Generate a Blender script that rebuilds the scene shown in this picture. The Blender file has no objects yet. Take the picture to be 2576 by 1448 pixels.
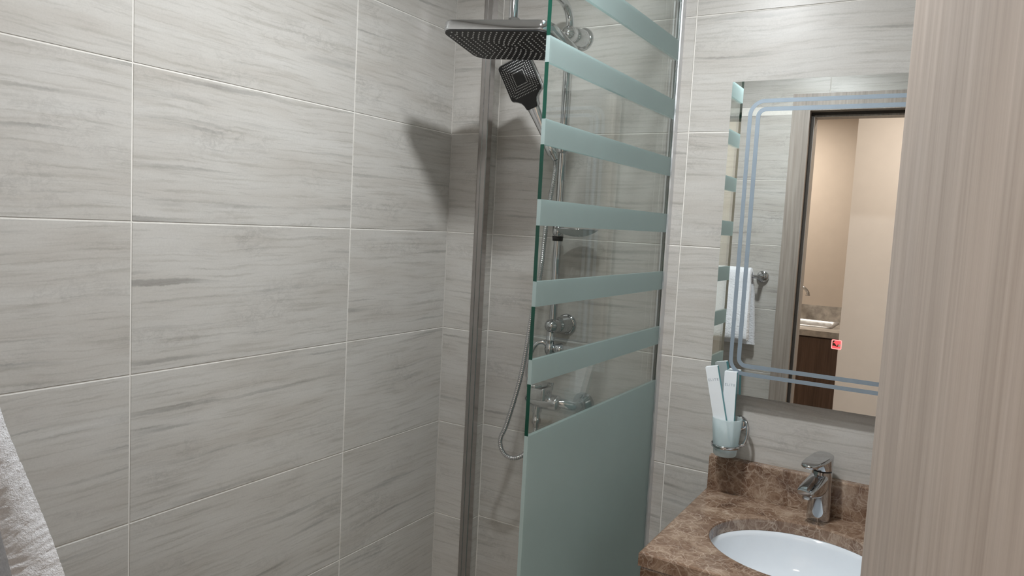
import bpy, math, random
from mathutils import Vector, Matrix, noise
from math import sin, cos, pi, radians

random.seed(7)
S = bpy.context.scene
COL = S.collection

# ------------------------------------------------------------------ camera
cam_data = bpy.data.cameras.new('camera')
cam = bpy.data.objects.new('camera', cam_data)
COL.objects.link(cam)
S.camera = cam
cam_data.sensor_width = 36.0
cam_data.lens = 1856.97 / 2576 * 36.0
cam_data.clip_start = 0.02
_yaw, _pitch, _roll = radians(30.8556), radians(4.923), radians(-3.0203)
_f = Vector((-sin(_yaw) * cos(_pitch), cos(_yaw) * cos(_pitch), -sin(_pitch)))
_r0 = Vector((cos(_yaw), sin(_yaw), 0))
_d0 = _f.cross(_r0)
_r = _r0 * cos(_roll) + _d0 * sin(_roll)
_d = -_r0 * sin(_roll) + _d0 * cos(_roll)
cam.matrix_world = Matrix(((_r.x, -_d.x, -_f.x, 1.3644),
                           (_r.y, -_d.y, -_f.y, -1.9366),
                           (_r.z, -_d.z, -_f.z, 1.5336),
                           (0, 0, 0, 1)))

# ------------------------------------------------------------------ world, light, exposure
W = bpy.data.worlds.new('world')
S.world = W
W.use_nodes = True
W.node_tree.nodes['Background'].inputs[0].default_value = (0.9, 0.92, 1.0, 1)
W.node_tree.nodes['Background'].inputs[1].default_value = 0.05
S.view_settings.view_transform = 'Standard'
S.view_settings.look = 'None'
S.view_settings.gamma = 1.0
S.view_settings.use_curve_mapping = False
S.view_settings.exposure = 0.2

BATH_LIGHT = (0.775, -0.835, 2.4)
BATH_WATTS = 14.2
FILL_LIGHT = (0.70, -1.25, 2.4)  # weak unseen fill lamp, added to soften the shadow on the corner column
FILL_WATTS = 2.6
HALL_LIGHT = (1.30, -2.30, 2.5)
HALL_WATTS = 11.0
KITCHEN_FILL = (0.05, -3.55, 2.5)  # unseen lamp added behind the partition to brighten the kitchenette wall
KITCHEN_FILL_WATTS = 17.0


def area_disc(name, loc, size, watts, col):
    l = bpy.data.lights.new(name, 'AREA')
    l.shape = 'DISK'
    l.size = size
    l.energy = watts
    l.color = col
    o = bpy.data.objects.new(name, l)
    COL.objects.link(o)
    o.location = loc
    return o


# ------------------------------------------------------------------ material helpers
def new_mat(name):
    m = bpy.data.materials.new(name)
    m.use_nodes = True
    nt = m.node_tree
    b = nt.nodes['Principled BSDF']
    return m, nt, b


def nd(nt, t, **kw):
    n = nt.nodes.new(t)
    for k, v in kw.items():
        if k in n.inputs:
            n.inputs[k].default_value = v
        else:
            setattr(n, k, v)
    return n


def lk(nt, a, b):
    nt.links.new(a, b)


def ramp(nt, fac, stops, interp='LINEAR'):
    r = nd(nt, 'ShaderNodeValToRGB')
    cr = r.color_ramp
    cr.interpolation = interp
    while len(cr.elements) < len(stops):
        cr.elements.new(0.5)
    for e, (p, c) in zip(cr.elements, stops):
        e.position = p
        e.color = (c[0], c[1], c[2], 1) if not isinstance(c, (int, float)) else (c, c, c, 1)
    lk(nt, fac, r.inputs[0])
    return r.outputs[0]


def mapped(nt, scale, coord=None, rnd=None, amount=20.0):
    if coord is None:
        tc = nd(nt, 'ShaderNodeTexCoord')
        coord = tc.outputs['Object']
    if rnd:
        oi = nd(nt, 'ShaderNodeObjectInfo')
        mu = nd(nt, 'ShaderNodeVectorMath', operation='SCALE')
        mu.inputs[0].default_value = rnd
        m1 = nd(nt, 'ShaderNodeMath', operation='MULTIPLY')
        m1.inputs[1].default_value = amount
        lk(nt, oi.outputs['Random'], m1.inputs[0])
        lk(nt, m1.outputs[0], mu.inputs['Scale'])
        ad = nd(nt, 'ShaderNodeVectorMath', operation='ADD')
        lk(nt, coord, ad.inputs[0])
        lk(nt, mu.outputs[0], ad.inputs[1])
        coord = ad.outputs[0]
    mp = nd(nt, 'ShaderNodeMapping')
    mp.inputs['Scale'].default_value = scale
    lk(nt, coord, mp.inputs['Vector'])
    return mp.outputs[0]


def noise_tex(nt, vec, scale, detail=4, rough=0.55, dist=0.0):
    n = nd(nt, 'ShaderNodeTexNoise')
    n.inputs['Scale'].default_value = scale
    n.inputs['Detail'].default_value = detail
    n.inputs['Roughness'].default_value = rough
    n.inputs['Distortion'].default_value = dist
    lk(nt, vec, n.inputs['Vector'])
    return n.outputs[0]


def mixc(nt, fac, a, b, blend='MIX'):
    m = nd(nt, 'ShaderNodeMix', data_type='RGBA', blend_type=blend)
    if isinstance(fac, (int, float)):
        m.inputs[0].default_value = fac
    else:
        lk(nt, fac, m.inputs[0])
    for i, v in ((6, a), (7, b)):
        if isinstance(v, tuple):
            m.inputs[i].default_value = (v[0], v[1], v[2], 1)
        else:
            lk(nt, v, m.inputs[i])
    return m.outputs[2]


def bump(nt, height, strength, dist, bsdf):
    b = nd(nt, 'ShaderNodeBump')
    b.inputs['Strength'].default_value = strength
    b.inputs['Distance'].default_value = dist
    lk(nt, height, b.inputs['Height'])
    lk(nt, b.outputs[0], bsdf.inputs['Normal'])


def plain(name, col, rough=0.5, metal=0.0, var=0.06, scale=30.0, spec=0.5):
    m, nt, b = new_mat(name)
    v = mapped(nt, (1, 1, 1))
    n = noise_tex(nt, v, scale, 3)
    lo = tuple(c * (1 - var) for c in col)
    hi = tuple(min(1, c * (1 + var)) for c in col)
    c = ramp(nt, n, [(0.3, lo), (0.7, hi)])
    lk(nt, c, b.inputs['Base Color'])
    b.inputs['Roughness'].default_value = rough
    b.inputs['Metallic'].default_value = metal
    b.inputs['Specular IOR Level'].default_value = spec
    return m


# --- tile: grey travertine print, horizontal veins
def level_line(nt, val, level, stops):
    d = nd(nt, 'ShaderNodeMath', operation='SUBTRACT')
    d.inputs[1].default_value = level
    lk(nt, val, d.inputs[0])
    a = nd(nt, 'ShaderNodeMath', operation='ABSOLUTE')
    lk(nt, d.outputs[0], a.inputs[0])
    return ramp(nt, a.outputs[0], stops)


def tile_material():
    m, nt, b = new_mat('travertine_tile')
    R = (1.7, 0.0, 3.1)
    tc = nd(nt, 'ShaderNodeTexCoord')
    oc = tc.outputs['Object']
    # gentle undulation plus small frayed wobble of the veins
    w1 = noise_tex(nt, mapped(nt, (2.2, 1, 3), oc, R), 1.0, 2)
    w2 = noise_tex(nt, mapped(nt, (75, 1, 95), oc, R), 1.0, 4, 0.65)
    cmb = nd(nt, 'ShaderNodeCombineXYZ')
    s1 = nd(nt, 'ShaderNodeMath', operation='MULTIPLY_ADD')
    s1.inputs[1].default_value = 0.050
    s1.inputs[2].default_value = -0.025
    lk(nt, w1, s1.inputs[0])
    s2 = nd(nt, 'ShaderNodeMath', operation='MULTIPLY_ADD')
    s2.inputs[1].default_value = 0.0075
    lk(nt, w2, s2.inputs[0])
    lk(nt, s1.outputs[0], s2.inputs[2])
    lk(nt, s2.outputs[0], cmb.inputs['Z'])
    ad = nd(nt, 'ShaderNodeVectorMath', operation='ADD')
    lk(nt, oc, ad.inputs[0])
    lk(nt, cmb.outputs[0], ad.inputs[1])
    wc = ad.outputs[0]
    broad = noise_tex(nt, mapped(nt, (1.5, 1, 10), wc, R), 1.5, 5, 0.6)
    dash = noise_tex(nt, mapped(nt, (3.4, 1, 78), wc, R), 1.5, 3, 0.5)
    fine = noise_tex(nt, mapped(nt, (7.0, 1, 130), wc, R), 1.6, 3, 0.6)
    line = noise_tex(nt, mapped(nt, (1.3, 1, 38), wc, (2.3, 0, 1.1)), 1.5, 2, 0.4)
    curl = noise_tex(nt, mapped(nt, (16, 1, 26), wc, R), 1.6, 6, 0.66, 0.4)
    mask = noise_tex(nt, mapped(nt, (2.4, 1, 6.5), oc, (3.3, 0, 2.1)), 1.7, 3)
    vmask = noise_tex(nt, mapped(nt, (3.4, 1, 9), oc, (1.3, 0, 4.1)), 1.5, 3)
    grit = noise_tex(nt, mapped(nt, (1, 1, 1), oc, R), 240.0, 3, 0.7)
    c = ramp(nt, broad, [(0.30, (0.465, 0.440, 0.406)), (0.50, (0.520, 0.502, 0.473)), (0.70, (0.560, 0.547, 0.523))])
    c = mixc(nt, 1.0, c, ramp(nt, dash, [(0.27, (0.81, 0.80, 0.785)), (0.40, (0.93, 0.925, 0.915)), (0.47, (1.0, 1.0, 1.0)), (0.75, (1.03, 1.03, 1.03))]), 'MULTIPLY')
    c = mixc(nt, 1.0, c, ramp(nt, fine, [(0.28, 0.86), (0.45, 1.0), (0.75, 1.02)]), 'MULTIPLY')
    c2 = mixc(nt, 1.0, c, ramp(nt, line, [(0.29, 0.68), (0.35, 0.83), (0.39, 1.0)]), 'MULTIPLY')
    c = mixc(nt, ramp(nt, vmask, [(0.38, 0.15), (0.60, 1.0)]), c, c2)
    cl = level_line(nt, curl, 0.48, [(0.0, 0.80), (0.03, 0.91), (0.08, 1.0)])
    c2 = mixc(nt, 1.0, c, cl, 'MULTIPLY')
    c = mixc(nt, ramp(nt, mask, [(0.50, 0.0), (0.66, 0.85)]), c, c2)
    c = mixc(nt, 1.0, c, ramp(nt, grit, [(0.3, 0.955), (0.7, 1.035)]), 'MULTIPLY')
    lk(nt, c, b.inputs['Base Color'])
    b.inputs['Roughness'].default_value = 0.34
    b.inputs['Specular IOR Level'].default_value = 0.42
    bump(nt, dash, 0.05, 0.002, b)
    return m


def wood_material(name, lo, mid, hi, rough=0.45):
    m, nt, b = new_mat(name)
    v = mapped(nt, (1, 1, 0.03), rnd=(1, 2, 3))
    n1 = noise_tex(nt, v, 95.0, 5, 0.6)
    n2 = noise_tex(nt, mapped(nt, (1, 1, 0.045), rnd=(2, 1, 3)), 26.0, 3, 0.5, 0.3)
    n3 = noise_tex(nt, mapped(nt, (1, 1, 0.12), rnd=(2, 1, 3)), 6.0, 2)
    c = ramp(nt, n1, [(0.3, lo), (0.5, mid), (0.7, hi)])
    c = mixc(nt, 1.0, c, ramp(nt, n2, [(0.32, 0.91), (0.55, 1.0), (0.72, 1.05)]), 'MULTIPLY')
    c = mixc(nt, 1.0, c, ramp(nt, n3, [(0.3, 0.93), (0.7, 1.05)]), 'MULTIPLY')
    lk(nt, c, b.inputs['Base Color'])
    b.inputs['Roughness'].default_value = rough
    bump(nt, n1, 0.12, 0.001, b)
    return m


def marble_material():
    m, nt, b = new_mat('brown_marble')
    tc = nd(nt, 'ShaderNodeTexCoord')
    wob = nd(nt, 'ShaderNodeTexNoise')
    wob.inputs['Scale'].default_value = 18.0
    wob.inputs['Detail'].default_value = 3
    lk(nt, tc.outputs['Object'], wob.inputs['Vector'])
    sc = nd(nt, 'ShaderNodeVectorMath', operation='SCALE')
    sc.inputs['Scale'].default_value = 0.055
    lk(nt, wob.outputs[1], sc.inputs[0])
    ad = nd(nt, 'ShaderNodeVectorMath', operation='ADD')
    lk(nt, tc.outputs['Object'], ad.inputs[0])
    lk(nt, sc.outputs[0], ad.inputs[1])
    vec = ad.outputs[0]
    base = noise_tex(nt, vec, 16.0, 7, 0.68)
    c = ramp(nt, base, [(0.32, (0.095, 0.050, 0.031)), (0.46, (0.18, 0.108, 0.070)), (0.56, (0.27, 0.182, 0.127)), (0.70, (0.42, 0.32, 0.24))])
    for s, w, k in ((17.0, 0.035, 0.45), (38.0, 0.05, 0.55), (75.0, 0.07, 0.35)):
        vo = nd(nt, 'ShaderNodeTexVoronoi', feature='DISTANCE_TO_EDGE')
        vo.inputs['Scale'].default_value = s
        lk(nt, vec, vo.inputs['Vector'])
        vm = noise_tex(nt, vec, s * 0.45, 3)
        ln = ramp(nt, vo.outputs['Distance'], [(0.0, 1.0), (w * 0.5, 0.45), (w, 0.0)])
        mk = ramp(nt, vm, [(0.38, 0.15), (0.62, 1.0)])
        mm = nd(nt, 'ShaderNodeMath', operation='MULTIPLY')
        lk(nt, ln, mm.inputs[0])
        lk(nt, mk, mm.inputs[1])
        m2 = nd(nt, 'ShaderNodeMath', operation='MULTIPLY')
        m2.inputs[1].default_value = k
        lk(nt, mm.outputs[0], m2.inputs[0])
        c = mixc(nt, m2.outputs[0], c, (0.62, 0.51, 0.41))
    lk(nt, c, b.inputs['Base Color'])
    b.inputs['Roughness'].default_value = 0.2
    return m


def chrome_material(name='chrome', col=(0.60, 0.61, 0.625), rough=0.06):
    m, nt, b = new_mat(name)
    v = mapped(nt, (1, 1, 1))
    n = noise_tex(nt, v, 60.0, 3)
    r = ramp(nt, n, [(0.3, rough * 0.8), (0.8, rough * 1.6)])
    lk(nt, r, b.inputs['Roughness'])
    b.inputs['Base Color'].default_value = (*col, 1)
    b.inputs['Metallic'].default_value = 1.0
    return m


def clear_glass_material():
    m, nt, b = new_mat('clear_screen_glass')
    nt.nodes.remove(b)
    out = nt.nodes['Material Output']
    tr = nd(nt, 'ShaderNodeBsdfTransparent')
    sm = noise_tex(nt, mapped(nt, (1, 1, 0.15)), 14.0, 3)
    c = ramp(nt, sm, [(0.3, (0.95, 0.972, 0.963)), (0.7, (0.968, 0.985, 0.978))])
    lk(nt, c, tr.inputs[0])
    gl = nd(nt, 'ShaderNodeBsdfGlossy')
    gl.inputs['Roughness'].default_value = 0.01
    gl.inputs['Color'].default_value = (0.95, 1, 0.98, 1)
    lw = nd(nt, 'ShaderNodeLayerWeight')
    lw.inputs['Blend'].default_value = 0.5
    pw = nd(nt, 'ShaderNodeMath', operation='POWER')
    pw.inputs[1].default_value = 5.0
    lk(nt, lw.outputs['Facing'], pw.inputs[0])
    fr = nd(nt, 'ShaderNodeMath', operation='MULTIPLY_ADD')
    fr.inputs[1].default_value = 0.9
    fr.inputs[2].default_value = 0.035
    lk(nt, pw.outputs[0], fr.inputs[0])
    mx = nd(nt, 'ShaderNodeMixShader')
    lk(nt, fr.outputs[0], mx.inputs[0])
    lk(nt, tr.outputs[0], mx.inputs[1])
    lk(nt, gl.outputs[0], mx.inputs[2])
    lk(nt, mx.outputs[0], out.inputs['Surface'])
    return m


def frosted_material(name, col, transl=0.5, see=0.08, rough=0.3):
    m, nt, b = new_mat(name)
    nt.nodes.remove(b)
    out = nt.nodes['Material Output']
    n = noise_tex(nt, mapped(nt, (1, 1, 1)), 8.0, 3)
    c = ramp(nt, n, [(0.3, tuple(x * 0.97 for x in col)), (0.7, col)])
    di = nd(nt, 'ShaderNodeBsdfDiffuse')
    ts = nd(nt, 'ShaderNodeBsdfTranslucent')
    lk(nt, c, di.inputs[0])
    lk(nt, c, ts.inputs[0])
    m1 = nd(nt, 'ShaderNodeMixShader')
    m1.inputs[0].default_value = transl
    lk(nt, di.outputs[0], m1.inputs[1])
    lk(nt, ts.outputs[0], m1.inputs[2])
    tr = nd(nt, 'ShaderNodeBsdfTransparent')
    tr.inputs[0].default_value = (*[min(1, x * 1.25) for x in col], 1)
    m2 = nd(nt, 'ShaderNodeMixShader')
    m2.inputs[0].default_value = see
    lk(nt, m1.outputs[0], m2.inputs[1])
    lk(nt, tr.outputs[0], m2.inputs[2])
    gl = nd(nt, 'ShaderNodeBsdfGlossy')
    gl.inputs['Roughness'].default_value = rough
    m3 = nd(nt, 'ShaderNodeMixShader')
    m3.inputs[0].default_value = 0.05
    lk(nt, m2.outputs[0], m3.inputs[1])
    lk(nt, gl.outputs[0], m3.inputs[2])
    lk(nt, m3.outputs[0], out.inputs['Surface'])
    return m


def emit_material(name, col, strength):
    m, nt, b = new_mat(name)
    b.inputs['Base Color'].default_value = (*[c * 0.6 for c in col], 1)
    b.inputs['Emission Color'].default_value = (*col, 1)
    b.inputs['Emission Strength'].default_value = strength
    return m


def terry_material():
    m, nt, b = new_mat('white_terry')
    v = mapped(nt, (1, 1, 1))
    n = noise_tex(nt, v, 420.0, 3, 0.7)
    c = ramp(nt, n, [(0.3, (0.74, 0.76, 0.80)), (0.6, (0.86, 0.88, 0.92))])
    lk(nt, c, b.inputs['Base Color'])
    b.inputs['Roughness'].default_value = 0.95
    b.inputs['Sheen Weight'].default_value = 0.4
    bump(nt, n, 0.45, 0.003, b)
    return m


M = {}
M['tile'] = tile_material()
M['grout'] = plain('grout', (0.76, 0.74, 0.70), 0.85, var=0.05, scale=80)
M['floor'] = plain('floor_stone', (0.36, 0.34, 0.31), 0.45, var=0.12, scale=6)
M['ceiling'] = plain('ceiling_paint', (0.82, 0.82, 0.81), 0.8, var=0.015)
M['hall_paint'] = plain('hall_paint', (0.64, 0.55, 0.475), 0.75, var=0.02, scale=12)
M['hall_pale'] = plain('hall_pale_paint', (0.70, 0.635, 0.59), 0.7, var=0.015, scale=12)
M['wood'] = wood_material('grey_oak_laminate', (0.300, 0.250, 0.215), (0.360, 0.305, 0.265), (0.415, 0.358, 0.318))
M['wood_frame'] = wood_material('grey_oak_frame', (0.25, 0.215, 0.19), (0.33, 0.29, 0.255), (0.40, 0.36, 0.32))
M['wood_dark'] = wood_material('brown_cabinet_wood', (0.085, 0.047, 0.03), (0.125, 0.072, 0.047), (0.17, 0.10, 0.068))
M['rubber'] = plain('dark_door_seal', (0.05, 0.042, 0.036), 0.7)
M['marble'] = marble_material()
M['granite'] = plain('pale_granite', (0.46, 0.42, 0.38), 0.3, var=0.35, scale=18)
M['chrome'] = chrome_material()
M['steel'] = chrome_material('brushed_steel', (0.42, 0.40, 0.38), 0.28)
M['trim_steel'] = chrome_material('polished_trim_steel', (0.47, 0.45, 0.44), 0.16)
M['alu'] = chrome_material('satin_aluminium', (0.74, 0.75, 0.77), 0.38)
M['black'] = plain('black_plastic', (0.012, 0.012, 0.013), 0.42, var=0.1)
M['nozzle'] = plain('grey_silicone', (0.62, 0.62, 0.62), 0.5)
M['glass'] = clear_glass_material()
M['glass_edge'] = plain('green_glass_edge', (0.006, 0.060, 0.040), 0.08, var=0.35, scale=5, spec=0.7)
M['frost'] = frosted_material('frosted_glass', (0.625, 0.74, 0.738), 0.55, 0.10)
M['tumbler'] = frosted_material('frosted_tumbler_glass', (0.78, 0.86, 0.87), 0.5, 0.42, 0.12)
M['soap'] = frosted_material('clear_soap_dish_plastic', (0.62, 0.66, 0.66), 0.25, 0.08, 0.08)
M['mirror'] = chrome_material('mirror_silver', (0.83, 0.86, 0.85), 0.0)
M['mirror_frost'] = plain('sandblasted_mirror_line', (0.27, 0.33, 0.39), 0.45, 0.25, var=0.03)
M['mirror_edge'] = plain('mirror_glass_edge', (0.55, 0.58, 0.56), 0.2)
M['mirror_back'] = plain('mirror_casing', (0.55, 0.55, 0.54), 0.5)
M['ceramic'] = plain('white_ceramic', (0.76, 0.81, 0.86), 0.08, var=0.01)
M['carton'] = plain('white_carton', (0.80, 0.84, 0.87), 0.5, var=0.02)
M['teal'] = plain('teal_carton', (0.10, 0.36, 0.40), 0.5, var=0.05)
M['ink'] = plain('grey_ink', (0.36, 0.42, 0.47), 0.6)
M['red_line'] = emit_material('red_led_outline', (1.0, 0.30, 0.28), 1.0)
M['red_fill'] = emit_material('red_led_symbol', (0.85, 0.09, 0.10), 0.8)
M['terry'] = terry_material()
M['lamp'] = emit_material('lamp_diffuser', (0.95, 0.98, 1.0), 12.0)
M['lamp_warm'] = emit_material('warm_lamp_diffuser', (1.0, 0.86, 0.70), 8.0)
M['white_paint'] = plain('white_lamp_ring', (0.8, 0.8, 0.8), 0.4)


# ------------------------------------------------------------------ mesh helpers
class MB:
    def __init__(self):
        self.v, self.f, self.m, self.s = [], [], [], []

    def add(self, vs, fs, mat=0, smooth=False):
        o = len(self.v)
        self.v += [tuple(p) for p in vs]
        for f in fs:
            self.f.append(tuple(i + o for i in f))
            self.m.append(mat)
            self.s.append(smooth)
        return self

    def box(self, a, b, mat=0):
        (x0, y0, z0), (x1, y1, z1) = a, b
        vs = [(x0, y0, z0), (x1, y0, z0), (x1, y1, z0), (x0, y1, z0), (x0, y0, z1), (x1, y0, z1), (x1, y1, z1), (x0, y1, z1)]
        return self.add(vs, [(0, 3, 2, 1), (4, 5, 6, 7), (0, 1, 5, 4), (1, 2, 6, 5), (2, 3, 7, 6), (3, 0, 4, 7)], mat)

    def loft(self, rings, closed_ring=True, cap0=True, cap1=True, mat=0, smooth=True):
        n = len(rings[0])
        vs = [p for r in rings for p in r]
        fs = []
        for i in range(len(rings) - 1):
            for j in range(n if closed_ring else n - 1):
                k = (j + 1) % n
                fs.append((i * n + j, i * n + k, (i + 1) * n + k, (i + 1) * n + j))
        self.add(vs, fs, mat, smooth)
        if cap0:
            self.add(rings[0], [tuple(reversed(range(n)))], mat)
        if cap1:
            self.add(rings[-1], [tuple(range(n))], mat)
        return self

    def tube(self, pts, rad, n=16, mat=0, cap=True):
        pts = [Vector(p) for p in pts]
        m = len(pts)
        rads = rad if isinstance(rad, (list, tuple)) else [rad] * m
        t = [(pts[min(i + 1, m - 1)] - pts[max(i - 1, 0)]).normalized() for i in range(m)]
        up = Vector((0, 0, 1)) if abs(t[0].z) < 0.9 else Vector((1, 0, 0))
        u = t[0].cross(up).normalized()
        rings = []
        for i in range(m):
            u = (u - t[i] * u.dot(t[i])).normalized()
            w = t[i].cross(u)
            rings.append([pts[i] + (u * cos(2 * pi * k / n) + w * sin(2 * pi * k / n)) * rads[i] for k in range(n)])
        return self.loft(rings, True, cap, cap, mat)

    def lathe(self, prof, origin=(0, 0, 0), axis=(0, 0, 1), n=32, mat=0):
        """prof: list of (radius, height along axis)"""
        ax = Vector(axis).normalized()
        up = Vector((0, 0, 1)) if abs(ax.z) < 0.9 else Vector((1, 0, 0))
        u = ax.cross(up).normalized()
        w = ax.cross(u)
        o = Vector(origin)
        rings = [[o + ax * h + (u * cos(2 * pi * k / n) + w * sin(2 * pi * k / n)) * max(r, 1e-5) for k in range(n)] for r, h in prof]
        return self.loft(rings, True, prof[0][0] > 1e-4, prof[-1][0] > 1e-4, mat)

    def prism(self, outline, ex, ey, en, origin, d0, d1, bevel=0.0, mat=0, seg=3):
        """outline in (ex, ey), extruded along en from d0 to d1, rounded rims"""
        ex, ey, en, o = Vector(ex), Vector(ey), Vector(en), Vector(origin)
        cx = sum(p[0] for p in outline) / len(outline)
        cy = sum(p[1] for p in outline) / len(outline)

        def ring(inset, d):
            if inset == 0:
                return [o + ex * p[0] + ey * p[1] + en * d for p in outline]
            m = len(outline)
            r = []
            for i in range(m):
                a, p, q = outline[i - 1], outline[i], outline[(i + 1) % m]
                t = Vector((q[0] - a[0], q[1] - a[1])).normalized()
                nn = Vector((-t.y, t.x))
                r.append(o + ex * (p[0] + nn.x * inset) + ey * (p[1] + nn.y * inset) + en * d)
            return r
        rings = []
        if bevel:
            for k in range(seg + 1):
                a = pi / 2 * k / seg
                rings.append(ring(bevel * (1 - sin(a)), d0 + (d1 - d0) / abs(d1 - d0) * bevel * (1 - cos(a))))
            for k in range(seg + 1):
                a = pi / 2 * k / seg
                rings.append(ring(bevel * (1 - cos(a)), d1 - (d1 - d0) / abs(d1 - d0) * bevel * (1 - sin(a))))
        else:
            rings = [ring(0, d0), ring(0, d1)]
        return self.loft(rings, True, True, True, mat, bool(bevel))

    def build(self, name, mats, parent=None, loc=None):
        me = bpy.data.meshes.new(name)
        me.from_pydata(self.v, [], self.f)
        mats = mats if isinstance(mats, (list, tuple)) else [mats]
        for m in mats:
            me.materials.append(M[m])
        me.polygons.foreach_set('material_index', self.m)
        me.polygons.foreach_set('use_smooth', self.s)
        me.update()
        import bmesh
        bm = bmesh.new()
        bm.from_mesh(me)
        bmesh.ops.recalc_face_normals(bm, faces=bm.faces)
        bm.to_mesh(me)
        bm.free()
        o = bpy.data.objects.new(name, me)
        COL.objects.link(o)
        if loc:
            o.location = loc
        if parent:
            o.parent = parent
        return o


def rrect(w, h, r, n=6, cx=0.0, cy=0.0):
    """counter-clockwise rounded rectangle"""
    pts = []
    for sx, sy, a0 in ((1, -1, -90), (1, 1, 0), (-1, 1, 90), (-1, -1, 180)):
        for k in range(n + 1):
            a = radians(a0 + 90 * k / n)
            pts.append((cx + sx * (w / 2 - r) + r * cos(a), cy + sy * (h / 2 - r) + r * sin(a)))
    return pts


def catmull(pts, n=8):
    P = [Vector(p) for p in pts]
    P = [P[0] * 2 - P[1]] + P + [P[-1] * 2 - P[-2]]
    out = []
    for i in range(1, len(P) - 2):
        for k in range(n):
            t = k / n
            a, b, c, d = P[i - 1], P[i], P[i + 1], P[i + 2]
            out.append(0.5 * ((2 * b) + (c - a) * t + (2 * a - 5 * b + 4 * c - d) * t * t + (3 * b - a - 3 * c + d) * t ** 3))
    out.append(P[-2])
    return out


def tag(o, label, cat=None, group=None, kind=None):
    o['label'] = label
    if cat:
        o['category'] = cat
    if group:
        o['group'] = group
    if kind:
        o['kind'] = kind
    return o


def thing(name, label, cat, loc=(0, 0, 0), group=None):
    o = bpy.data.objects.new(name, None)
    o.empty_display_size = 0.05
    COL.objects.link(o)
    o.location = loc
    return tag(o, label, cat, group)


def struct(o, label):
    o['label'] = label
    o['kind'] = 'structure'
    return o


# parts are written in world metres; this puts them under a thing that stands somewhere else
def adopt(root):
    bpy.context.view_layer.update()
    for c in root.children:
        c.matrix_parent_inverse = root.matrix_world.inverted()


# ------------------------------------------------------------------ the room
XR = 1.78        # right wall
YD = -1.70       # inner face of the door wall
YO = -1.82       # hall face of the door wall
H = 2.40
BX, BY = 0.127, -0.064     # corner pipe box
G = 0.0028       # joint width
T = 0.008        # tile thickness
REC = 0.0014     # joint recess
tile_cache = {}


def tile(parent, u0, u1, z0, z1, place):
    """place(u, z) -> (location, rot z) of the tile's lower left front corner as seen from the room"""
    w, h = round(u1 - u0 - G, 4), round(z1 - z0 - G, 4)
    if w <= 0.004 or h <= 0.004:
        return
    if (w, h) not in tile_cache:
        c = 0.0009
        b = MB()
        vs = [(0, T, 0), (w, T, 0), (w, T, h), (0, T, h), (0, c, 0), (w, c, 0), (w, c, h), (0, c, h), (c, 0, c), (w - c, 0, c), (w - c, 0, h - c), (c, 0, h - c)]
        fs = [(0, 1, 2, 3), (8, 9, 10, 11)]
        for i in range(4):
            j = (i + 1) % 4
            fs += [(i, j, 4 + j, 4 + i), (4 + i, 4 + j, 8 + j, 8 + i)]
        o = b.add(vs, fs).build('tile', 'tile')
        tile_cache[(w, h)] = o.data
    else:
        o = bpy.data.objects.new('tile', tile_cache[(w, h)])
        COL.objects.link(o)
    loc, rz = place(u0 + G / 2, z0 + G / 2)
    o.location = loc
    o.rotation_euler = (0, 0, rz)
    o.parent = parent


ROWS = [(0.3 * i, 0.3 * i + 0.3) for i in range(8)]

# left wall, facing +X
wl = MB().box((-0.12, YD, 0), (-REC, 0.0, H)).build('wall_left', 'grout')
struct(wl, 'left wall of grey travertine-look tiles with white joints')
for z0, z1 in ROWS:
    for a, b_ in ((YD, -1.0924), (-1.0924, -0.4924), (-0.4924, BY)):
        tile(wl, a, b_, z0, z1, lambda u, z: ((0, u, z), pi / 2))
# back wall, facing -Y
wb = MB().box((-0.12, REC, 0), (XR + 0.1, 0.12, H)).build('wall_back', 'grout')
struct(wb, 'tiled wall behind the shower column and the mirror')
for z0, z1 in ROWS:
    for a, b_ in ((BX, 0.727), (0.727, 1.327), (1.327, XR)):
        tile(wb, a, b_, z0, z1, lambda u, z: ((u, 0, z), 0))
# corner pipe box
wc = MB().box((0.0, BY + REC, 0), (BX - REC, REC, H)).build('wall_corner', 'grout')
struct(wc, 'narrow tiled box column in the shower corner')
for z0, z1 in ROWS:
    tile(wc, 0.0, BX, z0, z1, lambda u, z: ((u, BY, z), 0))
    tile(wc, BY, 0.0, z0, z1, lambda u, z: ((BX, u, z), pi / 2))
# steel corner profile on the box edge
b = MB()
prof = [(0.105, -0.0640), (0.105, -0.0700), (0.1075, -0.0715), (0.117, -0.0715), (0.1185, -0.0700), (0.1205, -0.0700), (0.122, -0.0725), (0.1345, -0.0725), (0.1365, -0.0705), (0.1365, -0.048), (0.1272, -0.048), (0.1272, -0.0645)]
b.loft([[(x, y, z) for x, y in prof] for z in (0.0, H)], smooth=False)
struct(b.build('trim_1', 'trim_steel'), 'dark polished steel edge profile running up the corner column')
# right wall, facing -X
wr = MB().box((XR + REC, YD, 0), (XR + 0.12, 0.0, H)).build('wall_right', 'grout')
struct(wr, 'right tiled wall behind the open door')
for z0, z1 in ROWS:
    for a, b_ in ((0.0, 0.6), (0.6, 1.2), (1.2, -YD)):
        tile(wr, a, b_, z0, z1, lambda u, z: ((XR, -u, z), -pi / 2))
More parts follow.
